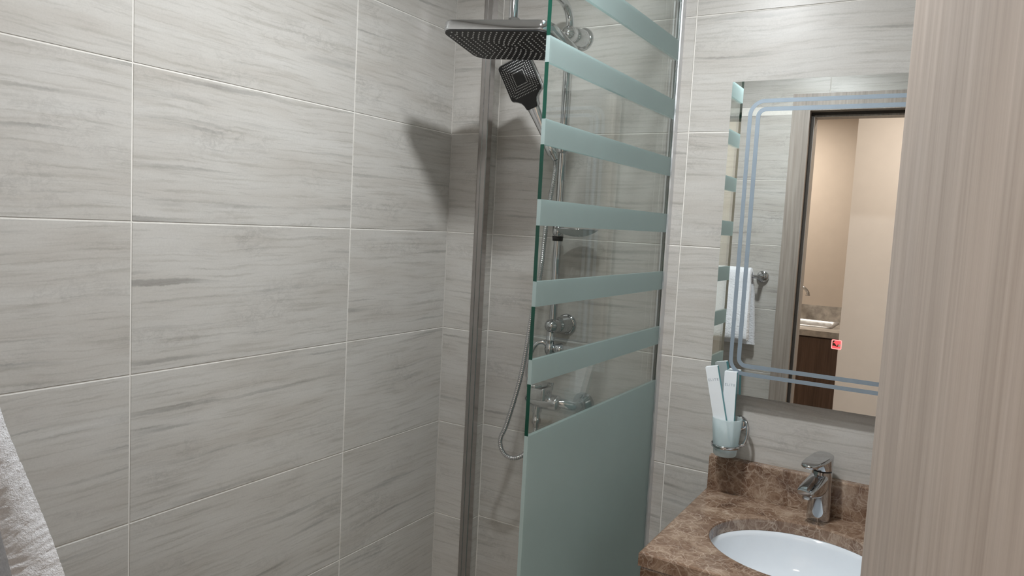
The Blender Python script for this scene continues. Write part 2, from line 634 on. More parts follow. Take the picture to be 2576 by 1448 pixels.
# door wall, facing +Y, with the doorway
DX0, DX1, DZ = 0.728, 1.497, 2.125
wd = MB()
wd.box((-0.12, YO, 0), (DX0, YD - REC, H)).box((DX1, YO, 0), (XR + 0.12, YD - REC, H)).box((DX0, YO, DZ), (DX1, YD - REC, H))
wd = wd.build('wall_front', ['grout'])
struct(wd, 'tiled wall around the doorway, seen in the mirror')
for z0, z1 in ROWS:
    pl = lambda u, z: ((-u, YD, z), pi)
    tile(wd, -0.22, 0.0, z0, z1, pl)
    if z0 < 2.09:
        tile(wd, -DX0 - 0.0, -0.22, z0, z1, pl)
        tile(wd, -XR, -DX1, z0, z1, pl)
    else:
        for a, b_ in ((0.22, 0.82), (0.82, 1.42), (1.42, XR)):
            tile(wd, -b_, -a, max(z0, DZ + 0.01), z1, pl)
# floor and ceilings
struct(MB().box((-0.12, YO, -0.1), (XR + 0.12, 0.12, 0.0)).build('floor', 'floor'), 'grey stone bathroom floor')
struct(MB().box((-0.12, YO, H), (XR + 0.12, 0.12, H + 0.1)).build('ceiling', 'ceiling'), 'white bathroom ceiling')
# the hall beyond the doorway
YH = -4.16
HX0, HX1, HH = -0.9, 2.3, 2.5
struct(MB().box((HX0, YH, -0.1), (HX1, YO, 0.0)).build('floor_hall', 'floor'), 'hall floor outside the bathroom door')
struct(MB().box((HX0, YH, HH), (HX1, YO, HH + 0.1)).build('ceiling_hall', 'ceiling'), 'hall ceiling outside the bathroom door')
struct(MB().box((HX0, YH - 0.1, 0), (HX1, YH, HH)).build('wall_hall_back', 'hall_paint'), 'beige kitchenette wall seen through the doorway in the mirror')
struct(MB().box((HX0 - 0.1, YH, 0), (HX0, YO, HH)).build('wall_hall_left', 'hall_paint'), 'beige hall wall beside the kitchenette')
struct(MB().box((HX1, YH, 0), (HX1 + 0.1, YO, HH)).build('wall_hall_right', 'hall_paint'), 'beige hall wall on the far side')
struct(MB().box((HX0, YO, H + 0.1), (HX1, YO + 0.02, HH)).box((HX0, YO, 0), (-0.12, YO + 0.02, H + 0.1)).box((XR + 0.12, YO, 0), (HX1, YO + 0.02, H + 0.1)).build('wall_hall_front', 'hall_paint'), 'hall side of the bathroom wall')
struct(MB().box((0.80, -3.10, 0), (HX1, -2.95, HH)).build('wall_hall_partition', 'hall_pale'), 'pale partition wall end hiding the rest of the kitchenette in the mirror')

# ------------------------------------------------------------------ door frame and door leaf
fr = thing('trim_2', 'grey oak laminate door frame seen in the mirror', 'door frame', (1.126, -1.76, 0))
del fr['category']
fr['kind'] = 'structure'
CZ = 2.187
for nm, a, b_ in (('casing', (0.668, YD, 0), (0.745, YD + 0.014, CZ)), ('casing', (1.495, YD, 0), (1.584, YD + 0.014, CZ)),
                  ('casing', (0.745, YD, 2.112), (1.495, YD + 0.014, CZ))):
    MB().box(a, b_).build(nm, 'wood_frame', fr)
for nm, a, b_ in (('jamb', (DX0, YO - 0.005, 0), (DX0 + 0.014, YD, DZ)), ('jamb', (DX1 - 0.014, YO - 0.005, 0), (DX1, YD, DZ)),
                  ('jamb', (DX0 + 0.014, YO - 0.005, DZ - 0.014), (DX1 - 0.014, YD, DZ)),
                  ('stop', (DX0 + 0.014, YO - 0.005, 0), (DX0 + 0.029, YD - 0.048, DZ - 0.014)),
                  ('stop', (DX1 - 0.032, YO - 0.005, 0), (DX1 - 0.014, YD - 0.048, DZ - 0.014)),
                  ('stop', (DX0 + 0.029, YO - 0.005, DZ - 0.034), (DX1 - 0.032, YD - 0.048, DZ - 0.014))):
    MB().box(a, b_).build(nm, 'wood_frame', fr)
MB().box((DX0 + 0.014, YD - 0.048, 0), (DX0 + 0.026, YD - 0.040, DZ - 0.014)).box((DX0 + 0.026, YD - 0.048, DZ - 0.026), (DX1 - 0.026, YD - 0.040, DZ - 0.014)).build('seal', 'rubber', fr)
adopt(fr)

hinge = Vector((1.481, YD + 0.004, 0.008))
end = Vector((1.3012, -1.0225, 0.008))
ld = (end - hinge).normalized()
ln = Vector((ld.y, -ld.x, 0))          # towards the right side of the leaf
leaf_len = (end - hinge).length
ol = [(0.0, 0.0), (leaf_len - 0.009, 0.0)]
ol += [(leaf_len - 0.009 + 0.009 * sin(radians(a)), 0.009 - 0.009 * cos(radians(a))) for a in (15, 30, 45, 60, 75, 90)]
ol += [(leaf_len - 0.009 + 0.009 * cos(radians(a)), 0.031 + 0.009 * sin(radians(a))) for a in (0, 30, 60, 90)] + [(0.0, 0.04)]
b = MB()
rings = [[hinge + ld * p[0] + ln * p[1] + Vector((0, 0, z)) for p in ol] for z in (0.0, 2.09)]
b.loft(rings, smooth=False)
door = b.build('door_1', 'wood')
struct(door, 'open grey oak laminate door leaf close to the camera')

# ------------------------------------------------------------------ ceiling lights
for LOC, WATTS, lab in ((BATH_LIGHT, BATH_WATTS, 'round recessed downlight in the middle of the bathroom ceiling'), (FILL_LIGHT, FILL_WATTS, 'added fill downlight near the door, softening the shadow on the corner column')):
    t = thing('ceiling_downlight', lab, 'ceiling light', LOC)
    MB().lathe([(0.052, 0.0), (0.060, -0.004), (0.072, -0.004), (0.075, 0.0)], LOC, n=40).build('trim_ring', 'white_paint', t)
    MB().lathe([(0.0, -0.0005), (0.052, -0.0005)], LOC, n=40).build('diffuser', 'lamp', t)
    adopt(t)
    area_disc('downlight_lamp', (LOC[0], LOC[1], LOC[2] - 0.006), 0.10, WATTS, (0.96, 0.985, 1.0))
for LOC, WATTS, lab in ((HALL_LIGHT, HALL_WATTS, 'round ceiling light in the hall outside the door'), (KITCHEN_FILL, KITCHEN_FILL_WATTS, 'added round fill light brightening the kitchenette wall')):
    t = thing('hall_ceiling_light', lab, 'ceiling light', LOC)
    MB().lathe([(0.0, -0.03), (0.13, -0.03), (0.15, -0.015), (0.15, 0.0)], LOC, n=40).build('diffuser', 'lamp_warm', t)
    MB().lathe([(0.15, -0.012), (0.162, -0.012), (0.165, 0.0)], LOC, n=40).build('rim', 'white_paint', t)
    adopt(t)
    area_disc('hall_lamp', (LOC[0], LOC[1], LOC[2] - 0.035), 0.26, WATTS, (1.0, 0.90, 0.80))

# ------------------------------------------------------------------ glass shower screen
GX0, GX1, GY0, GY1 = 0.684, 0.692, -0.722, -0.012
scr = thing('shower_screen', 'fixed glass shower screen with frosted stripes and frosted lower panel', 'shower screen', (0.688, -0.36, 0))
bands = [(2.137, 2.185), (1.9865, 2.0355), (1.834, 1.882), (1.6845, 1.7315), (1.534, 1.583), (1.3805, 1.4285), (1.231, 1.2785)]
cuts = sorted([(0.01, 1.130)] + bands)
zc = 0.01


def glass_seg(z0, z1, frosted):
    b = MB().box((GX0, GY0, z0), (GX1, GY1, z1))
    if not frosted:
        b.m = [1, 1, 1, 0, 1, 0]      # wide faces clear, rims green
        keep = [1, 2, 3, 4, 5] if z1 > 2.2 else [2, 3, 4, 5]     # no faces where it runs on into a frosted stripe
        b.f, b.m, b.s = [[q[i] for i in keep] for q in (b.f, b.m, b.s)]
    nm = ('frosted_panel' if z1 - z0 > 0.2 else 'frosted_stripe') if frosted else 'clear_strip'
    return b.build(nm, ['frost'] if frosted else ['glass', 'glass_edge'], scr)


for z0, z1 in cuts:
    if z0 > zc + 0.001:
        glass_seg(zc, z0, False)
    glass_seg(z0, z1, True)
    zc = z1
glass_seg(zc, 2.26, False)
b = MB()
b.box((0.6795, -0.024, 0.0), (0.6835, 0.0, 2.27)).box((0.6925, -0.024, 0.0), (0.6965, 0.0, 2.27)).box((0.6835, -0.0115, 0.0), (0.6925, 0.0, 2.27))
tag(b.build('wall_channel', 'alu', scr), 'slim aluminium wall channel')
adopt(scr)

# ------------------------------------------------------------------ shower column
RX, RY = 0.390, -0.067
sc = thing('shower_column', 'chrome rail shower column with rectangular black-faced rain head', 'shower column', (RX, 0, 1.25))
MB().tube([(RX, RY, 1.25), (RX, RY, 2.07)], 0.0112, 20).build('riser_rail', 'chrome', sc)
for z in (1.250, 2.068):
    p = MB()
    p.lathe([(0.0, 0.094), (0.009, 0.092), (0.016, 0.087), (0.0205, 0.078), (0.022, 0.069), (0.0205, 0.058), (0.018, 0.052), (0.021, 0.049), (0.0235, 0.044), (0.0255, 0.010), (0.0255, 0.0)], (RX + 0.012, 0, z), (-0.17, -1, 0))
    br = p.build('wall_bracket', 'chrome', sc)
    MB().lathe([(0.031, 0.0), (0.031, 0.004), (0.029, 0.007), (0.024, 0.009)], (RX + 0.012, 0, z), (0, -1, 0)).build('flange', 'chrome', br)
# gooseneck arm
arm = [(RX, RY, 2.07), (RX, RY, 2.095)]
for k in range(1, 9):
    a = pi / 2 * k / 8
    arm.append((RX - 0.004 * k / 8, RY - 0.065 * (1 - cos(a)), 2.095 + 0.055 * sin(a)))
arm += [(0.387, -0.20, 2.153), (0.389, -0.29, 2.152)]
for k in range(1, 9):
    a = pi / 2 * k / 8
    arm.append((0.390, -0.29 - 0.075 * sin(a), 2.152 - 0.06 * (1 - cos(a))))
arm += [(0.390, -0.366, 2.06), (0.3905, -0.3665, 2.026)]
MB().tube(arm, 0.0115, 20).build('arm', 'chrome', sc)
hx = Vector((0.9965, 0.070, -0.0745)).normalized()       # the head droops a little on its ball joint
hy = Vector((-0.070, 0.9965, -0.135))
hy = (hy - hx * hy.dot(hx)).normalized()
hz = hx.cross(hy)
HO = Vector((0.390, -0.374, 1.9665))
hb = MB()
hb.prism(rrect(0.294, 0.196, 0.034, 8), hx, hy, hz, HO, 0.001, 0.0245, 0.003)
head = hb.build('rain_head', 'chrome', sc)
MB().prism(rrect(0.288, 0.190, 0.031, 8), hx, hy, hz, HO, 0.0012, -0.0022, 0.0012).build('face_plate', 'black', head)
MB().lathe([(0.022, 0.020), (0.021, 0.030), (0.014, 0.034), (0.013, 0.046), (0.0165, 0.048), (0.0165, 0.062), (0.012, 0.066)], HO, hz, n=24).build('swivel_joint', 'chrome', head)


def dots(b, pts, ex, ey, en, o, r, h):
    for x, y in pts:
        c = Vector(o) + ex * x + ey * y
        ring = [c + (ex * cos(2 * pi * k / 6) + ey * sin(2 * pi * k / 6)) * r for k in range(6)]
        tip = [c + en * h + (ex * cos(2 * pi * k / 6) + ey * sin(2 * pi * k / 6)) * r * 0.6 for k in range(6)]
        b.loft([ring, tip], cap0=False, smooth=False)


pts = []
for k in range(1, 9):                        # nested rounded rectangles of nozzles
    hwx, hwy = 0.0165 * k, 0.0108 * k
    nx_, ny_ = 2 * k + 1, 2 * k
    for i in range(nx_):
        q = -hwx + 2 * hwx * (i + 0.5 * (k % 2)) / nx_
        pts += [(q, -hwy), (-q, hwy)]
    for i in range(ny_):
        q = -hwy + 2 * hwy * (i + 0.5 * (k % 2)) / ny_
        pts += [(hwx, q), (-hwx, -q)]
pts = [p for p in pts if not (abs(p[0]) > 0.118 and abs(p[1]) > 0.074)]
b = MB()
dots(b, pts, hx, hy, -hz, HO - hz * 0.0022, 0.0023, 0.0016)
o = b.build('nozzles', 'nozzle', head)
o['kind'] = 'stuff'
# diverter under the lower bracket
d = MB()
d.lathe([(0.012, 0.0), (0.012, -0.03), (0.0135, -0.032), (0.0135, -0.036), (0.011, -0.04), (0.0135, -0.05), (0.016, -0.06), (0.0135, -0.072), (0.010, -0.076), (0.010, -0.088), (0.012, -0.09), (0.012, -0.096)], (RX - 0.003, RY - 0.004, 1.243), n=24)
dv = d.build('diverter', 'chrome', sc)
MB().lathe([(0.008, 0.008), (0.009, 0.014), (0.0165, 0.016), (0.0175, 0.034), (0.015, 0.038)], (RX - 0.003, RY - 0.004, 1.184), (0.95, 0.3, 0), n=24).build('diverter_knob', 'chrome', dv)
MB().tube(catmull([(RX - 0.01, RY - 0.006, 1.190), (0.367, -0.078, 1.201), (0.349, -0.086, 1.192), (0.335, -0.092, 1.158), (0.330, -0.094, 1.115), (0.336, -0.092, 1.075)], 8), 0.0062, 14).build('feed_pipe', 'chrome', dv)
# slider with hand shower cradle
sl = MB().lathe([(0.0125, -0.026), (0.0165, -0.024), (0.0175, -0.02), (0.0175, 0.02), (0.0165, 0.024), (0.0125, 0.026)], (RX, RY, 1.765), n=28)
slo = sl.build('slider', 'chrome', sc)
MB().tube([(RX, RY - 0.012, 1.765), (RX + 0.001, RY - 0.055, 1.765)], 0.010, 18).build('cradle_stem', 'chrome', slo)
adopt(sc)

# ------------------------------------------------------------------ hand shower and hose
hb0 = Vector((0.394, -0.142, 1.742))
ha = Vector((-0.35, -0.29, 0.89)).normalized()
hs = Vector((0.93, 0.10, 0.35))
hs = (hs - ha * hs.dot(ha)).normalized()
hn = hs.cross(ha)
if hn.y > 0:
    hn = -hn
hsw = thing('hand_shower', 'black-faced square chrome hand shower with ribbed metal hose', 'hand shower', tuple(hb0))
b = MB()
rings = []
for s, w, tk in ((-0.03, 0.0095, 0.0095), (-0.012, 0.0115, 0.0115), (0.0, 0.012, 0.012), (0.05, 0.0125, 0.0115), (0.085, 0.0145, 0.0105), (0.115, 0.017, 0.010), (0.14, 0.019, 0.009)):
    rings.append([hb0 + ha * s + hs * (w * cos(2 * pi * k / 20)) + hn * (tk * sin(2 * pi * k / 20)) for k in range(20)])
b.loft(rings)
b.build('handle', 'chrome', hsw)
HC = 0.206        # head centre along the handle
hw, hh = 0.049, 0.053
outline = []      # (s, a) counter-clockwise, square head with a tongue running into the handle
outline += [(0.019, 0.124), (0.0205, 0.133), (0.025, 0.1425), (0.032, 0.1485)]
outline += [(hw - 0.012 + 0.012 * cos(radians(a)), HC - hh + 0.012 + 0.012 * sin(radians(a))) for a in (-80, -55, -30, 0)]
outline += [(hw - 0.012 + 0.012 * cos(radians(a)), HC + hh - 0.012 + 0.012 * sin(radians(a))) for a in (0, 30, 60, 90)]
outline += [(-hw + 0.012 + 0.012 * cos(radians(a)), HC + hh - 0.012 + 0.012 * sin(radians(a))) for a in (90, 120, 150, 180)]
outline += [(-hw + 0.012 + 0.012 * cos(radians(a)), HC - hh + 0.012 + 0.012 * sin(radians(a))) for a in (180, 210, 235, 260)]
outline += [(-0.032, 0.1485), (-0.025, 0.1425), (-0.0205, 0.133), (-0.019, 0.124), (-0.014, 0.118), (0.014, 0.118)]
hd = MB().prism(outline, hs, ha, hn, hb0, -0.012, 0.010, 0.004).build('spray_head', 'chrome', hsw)
inner = []
m_ = len(outline)
for i in range(m_):
    a_, p_, q_ = outline[i - 1], outline[i], outline[(i + 1) % m_]
    tt = Vector((q_[0] - a_[0], q_[1] - a_[1])).normalized()
    inner.append((p_[0] - tt.y * 0.0025, p_[1] + tt.x * 0.0025))
MB().prism(inner, hs, ha, hn, hb0, 0.009, 0.0122, 0.001).build('face_plate', 'black', hd)
pts = []
for k in range(5):
    hwx = 0.0165 + 0.0062 * k
    n = 9 + 2 * k
    for sd in range(4):
        for i in range(n):
            q = -hwx + 2 * hwx * i / n
            x, y = ((q, -hwx), (hwx, q), (-q, hwx), (-hwx, -q))[sd]
            if abs(x) + abs(y) < 0.077:
                pts.append((x, y * 1.07))
b = MB()
dots(b, pts, hs, ha, hn, hb0 + ha * HC + hn * 0.0122, 0.00155, 0.0010)
o = b.build('nozzles', 'nozzle', hd)
o['kind'] = 'stuff'
MB().prism(rrect(0.022, 0.030, 0.004, 4, 0, HC), hs, ha, hn, hb0, 0.0118, 0.0128, 0.0004).build('centre_button', 'black', hd)
MB().lathe([(0.0145, -0.016), (0.016, -0.010), (0.0175, 0.012), (0.0150, 0.016)], hb0 + ha * 0.002, ha, n=24).build('cradle_ring', 'chrome', hsw)
hose = catmull([hb0 - ha * 0.028, (0.3965, -0.116, 1.700), (0.3945, -0.120, 1.660), (0.386, -0.132, 1.5425), (0.3785, -0.137, 1.3988), (0.3585, -0.138, 1.274), (0.336, -0.138, 1.112),
                (0.2985, -0.138, 0.9664), (0.279, -0.138, 0.916), (0.2785, -0.137, 0.892), (0.288, -0.135, 0.872), (0.306, -0.131, 0.861), (0.328, -0.124, 0.862), (0.347, -0.114, 0.876), (0.359, -0.100, 0.900), (0.3645, -0.093, 0.930), (0.3665, -0.091, 0.951)], 26)
# ribs at even spacing
L_ = [0.0]
for i in range(1, len(hose)):
    L_.append(L_[-1] + (hose[i] - hose[i - 1]).length)
P_, R_ = [], []
n_ = int(L_[-1] / 0.0014)
j = 0
for i in range(n_ + 1):
    s = L_[-1] * i / n_
    while j < len(L_) - 2 and L_[j + 1] < s:
        j += 1
    f_ = (s - L_[j]) / max(1e-9, L_[j + 1] - L_[j])
    P_.append(hose[j].lerp(hose[j + 1], f_))
    R_.append(0.0071 if i % 4 in (0, 1) else 0.0060)
tag(MB().tube(P_, R_, 10).build('hose', 'chrome', hsw), 'ribbed chrome hose hanging in a loop')
adopt(hsw)

# ------------------------------------------------------------------ soap dish on the rail
sd = thing('soap_dish', 'small oval soap dish clipped to the shower rail', 'soap dish', (RX, RY, 1.51))
MB().lathe([(0.0125, 0.0), (0.0160, 0.0), (0.0165, 0.012), (0.0165, 0.028), (0.0125, 0.030)], (RX, RY, 1.508), n=24).build('clamp', 'chrome', sd)
MB().lathe([(0.0125, -0.015), (0.0145, -0.015), (0.0160, -0.001), (0.0125, -0.001)], (RX, RY, 1.508), n=24).build('clamp_ring', 'black', sd)
SC, SA, SB = Vector((0.462, -0.098, 1.529)), 0.062, 0.052
b = MB()
N = 30
idx = {}
vs, fs = [], []


def soap_z(r):
    return -0.020 * (1 - r ** 2.4)


for i in range(N + 1):
    for j in range(N + 1):
        u, v = -1 + 2 * i / N, -1 + 2 * j / N
        x, y = u * math.sqrt(1 - v * v / 2), v * math.sqrt(1 - u * u / 2)
        r = math.hypot(x, y)
        vs.append((SC.x + SA * x, SC.y + SB * y, SC.z + soap_z(min(1, r))))
for i in range(N):
    for j in range(N):
        if i in (11, 15, 19) and 9 <= j <= 20:
            continue
        a = i * (N + 1) + j
        fs.append((a, a + 1, a + N + 2, a + N + 1))
b.add(vs, fs, 0, True)
o = b.build('dish', 'soap', sd)
md = o.modifiers.new('thickness', 'SOLIDIFY')
md.thickness = 0.002
md.offset = 1
b = MB()
pp = [SC + Vector((SA * cos(2 * pi * k / 40), SB * sin(2 * pi * k / 40), 0.0005)) for k in range(41)]
b.tube(pp, 0.0016, 8, cap=False)
b.build('rim', 'chrome', sd)
adopt(sd)

# ------------------------------------------------------------------ shower mixer
mx = thing('shower_mixer', 'chrome wall-mounted lever mixer below the shower rail', 'mixer tap', (0.396, 0, 1.023))
for x in (0.321, 0.471):
    MB().lathe([(0.034, 0.0), (0.034, 0.003), (0.030, 0.010), (0.022, 0.020), (0.015, 0.028), (0.0145, 0.034)], (x, 0, 1.023), (0, -1, 0), n=32).build('flange', 'chrome', mx)
for sgn, x in ((1, 0.471), (-1, 0.321)):
    path = catmull([(x, -0.028, 1.023), (x, -0.052, 1.025), (x - sgn * 0.006, -0.068, 1.028), (x - sgn * 0.022, -0.078, 1.033), (x - sgn * 0.042, -0.085, 1.035)], 6)
    MB().tube(path, 0.0145, 20).build('union', 'chrome', mx)
b = MB()
b.lathe([(0.0, -0.05), (0.016, -0.049), (0.021, -0.045), (0.023, -0.038), (0.023, 0.038), (0.021, 0.045), (0.016, 0.049), (0.0, 0.05)], (0.390, -0.088, 1.033), (1, 0, 0), n=28)
b.build('body', 'chrome', mx)
MB().prism(rrect(0.052, 0.056, 0.008, 4), (1, 0, 0), (0, 1, 0), (0, 0, 1), (0.381, -0.102, 1.035), 0.006, 0.043, 0.004).build('cartridge_block', 'chrome', mx)
b = MB()
b.prism([(-0.02, 0.0), (0.02, 0.0), (0.022, 0.03), (0.017, 0.075), (0.006, 0.080), (-0.006, 0.080), (-0.017, 0.075), (-0.022, 0.03)], (1, 0, 0), (0, -0.96, 0.02), (0, 0, 1), (0.381, -0.082, 1.079), 0.0, 0.011, 0.004)
b.build('lever', 'chrome', mx)
MB().lathe([(0.0035, 0.0), (0.0035, 0.016), (0.005, 0.017), (0.005, 0.022)], (0.405, -0.078, 1.066), n=14).build('diverter_pin', 'chrome', mx)
MB().lathe([(0.015, 0.0), (0.015, -0.018), (0.0115, -0.022), (0.0115, -0.038), (0.0135, -0.040), (0.0135, -0.052), (0.009, -0.056), (0.009, -0.066)], (0.3665, -0.091, 1.018), n=20).build('outlet', 'chrome', mx)
adopt(mx)

# ------------------------------------------------------------------ mirror
MX0, MX1, MZ0, MZ1, MY = 0.8420, 1.4440, 1.130, 1.920, -0.030
mir = thing('bathroom_mirror', 'large frameless mirror with two frosted border lines above the basin', 'mirror', (1.1445, 0, MZ0))
b = MB().box((MX0, MY, MZ0), (MX1, MY + 0.005, MZ1))
b.m = [1, 1, 0, 1, 1, 1]
b.build('mirror_glass', ['mirror', 'mirror_edge'], mir)
MB().box((MX0 + 0.012, MY + 0.005, MZ0 + 0.012), (MX1 - 0.012, -0.0, MZ1 - 0.012)).build('back_casing', 'mirror_back', mir)
for ins, w, top, bot in ((0.0448, 0.0098, 1.8751, 1.1800), (0.0644, 0.0104, 1.8551, 1.2008)):
    outer = rrect(MX1 - MX0 - 2 * ins, top - bot, 0.040 if ins < 0.05 else 0.024, 8, (MX0 + MX1) / 2, (top + bot) / 2)
    inn = rrect(MX1 - MX0 - 2 * ins - 2 * w, top - bot - 2 * w, (0.040 if ins < 0.05 else 0.024) - w, 8, (MX0 + MX1) / 2, (top + bot) / 2)
    n = len(outer)
    r0 = [(p[0], MY - 0.0002, p[1]) for p in outer]
    r1 = [(p[0], MY - 0.0005, p[1]) for p in outer]
    r2 = [(p[0], MY - 0.0005, p[1]) for p in inn]
    r3 = [(p[0], MY - 0.0002, p[1]) for p in inn]
    b = MB().loft([r0, r1, r2, r3, r0], cap0=False, cap1=False, smooth=False)
    tag(b.build('frosted_line', 'mirror_frost', mir), 'frosted border line with rounded corners')
# touch switch symbol
IX, IZ, s = 1.1376, 1.2880, 0.0115


def flat_loop(outer, inn, y0, y1):
    r = lambda pts, y: [(p[0], y, p[1]) for p in pts]
    return MB().loft([r(outer, y0), r(outer, y1), r(inn, y1), r(inn, y0), r(outer, y0)], cap0=False, cap1=False, smooth=False)


sw = flat_loop(rrect(2 * s, 2 * s, 0.003, 4, IX, IZ), rrect(2 * s - 0.0044, 2 * s - 0.0044, 0.0018, 4, IX, IZ), MY - 0.0002, MY - 0.0006).build('touch_switch', 'red_line', mir)
tag(sw, 'glowing red touch switch symbol')
for pts in ([(-0.009, -0.009), (0.009, -0.009), (0.009, -0.004), (0.002, -0.0055), (-0.004, -0.0035), (-0.009, -0.004)],
            [(-0.003, 0.009), (0.009, 0.009), (0.009, 0.002), (0.006, 0.0), (0.003, 0.002), (0.002, -0.003), (-0.001, -0.002), (-0.003, 0.002), (-0.008, 0.004)]):
    MB().prism([(IX + p[0] * 0.98, IZ + p[1] * 0.98) for p in pts], (1, 0, 0), (0, 0, 1), (0, -1, 0), (0, 0, 0), -MY + 0.0002, -MY + 0.0005).build('symbol', 'red_fill', sw)
adopt(mir)

# ------------------------------------------------------------------ vanity worktop
CZT, CY0, CX0 = 0.866, -0.503, 0.8505
van = thing('vanity_worktop', 'brown marble vanity worktop with backsplash and deep front apron', 'worktop', (1.3, -0.25, 0.6))
EC, EA, EB = (1.130, -0.277), 0.190, 0.163
b = MB()
n = 72
ell = [(EC[0] + EA * cos(2 * pi * k / n), EC[1] + EB * sin(2 * pi * k / n)) for k in range(n)]


def to_rect(p):
    dx, dy = p[0] - EC[0], p[1] - EC[1]
    ts = []
    if dx > 1e-9: ts.append((XR - 0.002 - EC[0]) / dx)
    if dx < -1e-9: ts.append((CX0 - EC[0]) / dx)
    if dy > 1e-9: ts.append((-0.001 - EC[1]) / dy)
    if dy < -1e-9: ts.append((CY0 - EC[1]) / dy)
    t_ = min(ts)
    return (EC[0] + dx * t_, EC[1] + dy * t_)


rect = [to_rect(p) for p in ell]
# snap the nearest samples to the true corners
for c in ((CX0, CY0), (CX0, -0.001), (XR - 0.002, CY0), (XR - 0.002, -0.001)):
    k = min(range(n), key=lambda i: (rect[i][0] - c[0]) ** 2 + (rect[i][1] - c[1]) ** 2)
    rect[k] = c


def rz(pts, z): return [(p[0], p[1], z) for p in pts]


def ins(pts, d): return [(max(CX0 + d, min(XR - 0.002 - d, p[0])), max(CY0 + d, min(-0.001, p[1]))) for p in pts]


def el(d): return [(EC[0] + (EA + d) * cos(2 * pi * k / n), EC[1] + (EB + d) * sin(2 * pi * k / n)) for k in range(n)]


b.loft([rz(rect, 0.836), rz(rect, CZT - 0.004), rz(ins(rect, 0.0012), CZT - 0.0012), rz(ins(rect, 0.004), CZT), rz(el(0.004), CZT), rz(el(0.0012), CZT - 0.0012), rz(el(0), CZT - 0.004), rz(el(0), 0.836), rz(rect, 0.836)], cap0=False, cap1=False, smooth=False)
b.build('top_slab', 'marble', van)
b = MB()
pr_ = [(CY0 + 0.006, 0.66), (CY0 + 0.006, 0.829), (CY0 + 0.009, 0.8355), (CY0 + 0.03, 0.8355), (CY0 + 0.03, 0.66)]
b.loft([[(x, y, z) for y, z in pr_] for x in (CX0 + 0.004, XR - 0.002)], smooth=False)
b.build('apron', 'marble', van)
MB().box((CX0 + 0.006, CY0 + 0.0305, 0.66), (CX0 + 0.03, -0.001, 0.8355)).build('side_apron', 'marble', van)
b = MB()
pr_ = [(-0.0005, CZT + 0.0003), (-0.022, CZT + 0.0003), (-0.022, 0.952), (-0.0205, 0.955), (-0.018, 0.956), (-0.0005, 0.956)]
b.loft([[(x, y, z) for y, z in pr_] for x in (CX0 + 0.003, XR - 0.002)], smooth=False)
b.build('backsplash', 'marble', van)
adopt(van)

# basin hung under the hole
bas = thing('washbasin', 'white oval undermount washbasin in the marble worktop', 'washbasin', (EC[0], EC[1], 0.70))
prof = [(1.06, 0.8355), (1.06, 0.828), (1.035, 0.826), (1.02, 0.8355), (1.005, 0.8352), (0.985, 0.825), (0.95, 0.80), (0.88, 0.765), (0.75, 0.735), (0.55, 0.718), (0.30, 0.709), (0.12, 0.706), (0.115, 0.706)]
b = MB()
b.loft([[(EC[0] + EA * r * cos(2 * pi * k / n), EC[1] + EB * r * sin(2 * pi * k / n), z) for k in range(n)] for r, z in
        [(1.06, 0.8352), (1.0, 0.8352), (0.985, 0.822), (0.95, 0.797), (0.88, 0.762), (0.75, 0.735), (0.55, 0.718), (0.30, 0.709), (0.12, 0.706),
         (0.12, 0.690), (0.32, 0.694), (0.58, 0.703), (0.80, 0.720), (0.94, 0.750), (1.01, 0.79), (1.035, 0.815), (1.06, 0.822), (1.06, 0.8352)]], cap0=False, cap1=False)
b.build('bowl', 'ceramic', bas)
MB().lathe([(0.0, 0.004), (0.018, 0.004), (0.021, 0.002), (0.0215, -0.012)], (EC[0], EC[1], 0.706), n=28).build('drain', 'chrome', bas)
adopt(bas)

# ------------------------------------------------------------------ basin faucet
fa = thing('basin_faucet', 'chrome single lever basin faucet on the marble worktop', 'faucet', (1.1345, -0.0555, CZT))
fa.rotation_euler = (0, 0, radians(-17))
b = MB()
rings = []
for z, r in ((0.0003, 0.0268), (0.004, 0.0272), (0.03, 0.0262), (0.07, 0.0245), (0.10, 0.0236), (0.119, 0.0232)):
    rings.append([(r * cos(2 * pi * k / 32), r * sin(2 * pi * k / 32), z) for k in range(32)])
b.loft(rings)
b.build('body', 'chrome', fa)
# wedge spout sloping down towards the bowl
b = MB()
rings = []
for y, zt, zb, w in ((0.010, 0.1185, 0.062, 0.0205), (-0.012, 0.1165, 0.060, 0.0215), (-0.03, 0.109, 0.060, 0.0222), (-0.050, 0.1005, 0.0635, 0.0222), (-0.070, 0.0925, 0.068, 0.0212), (-0.080, 0.088, 0.0705, 0.0195), (-0.0845, 0.0845, 0.074, 0.0165)):
    c_, hh_ = (zt + zb) / 2, (zt - zb) / 2
    ring = []
    for k in range(28):
        a = 2 * pi * k / 28
        ca, sa = cos(a), sin(a)
        ring.append((w * math.copysign(abs(ca) ** 0.5, ca), y, c_ + hh_ * math.copysign(abs(sa) ** (0.45 if sa > 0 else 0.9), sa)))
    rings.append(ring)
b.loft(rings)
b.build('spout', 'chrome', fa)
MB().lathe([(0.0105, 0.0), (0.0105, -0.006), (0.008, -0.0065)], (0, -0.068, 0.0695), n=20).build('aerator', 'steel', fa)
MB().lathe([(0.0212, 0.0), (0.0212, 0.005)], (0, 0, 0.1185), n=32).build('gap_ring', 'black', fa)
b = MB().lathe([(0.0225, 0.0), (0.0232, 0.003), (0.0236, 0.030)], (0, 0, 0.1225), n=32)
lev = b.build('lever', 'chrome', fa)
ol = [(0.0238 * cos(radians(a)), 0.0238 * sin(radians(a))) for a in range(0, 181, 15)]
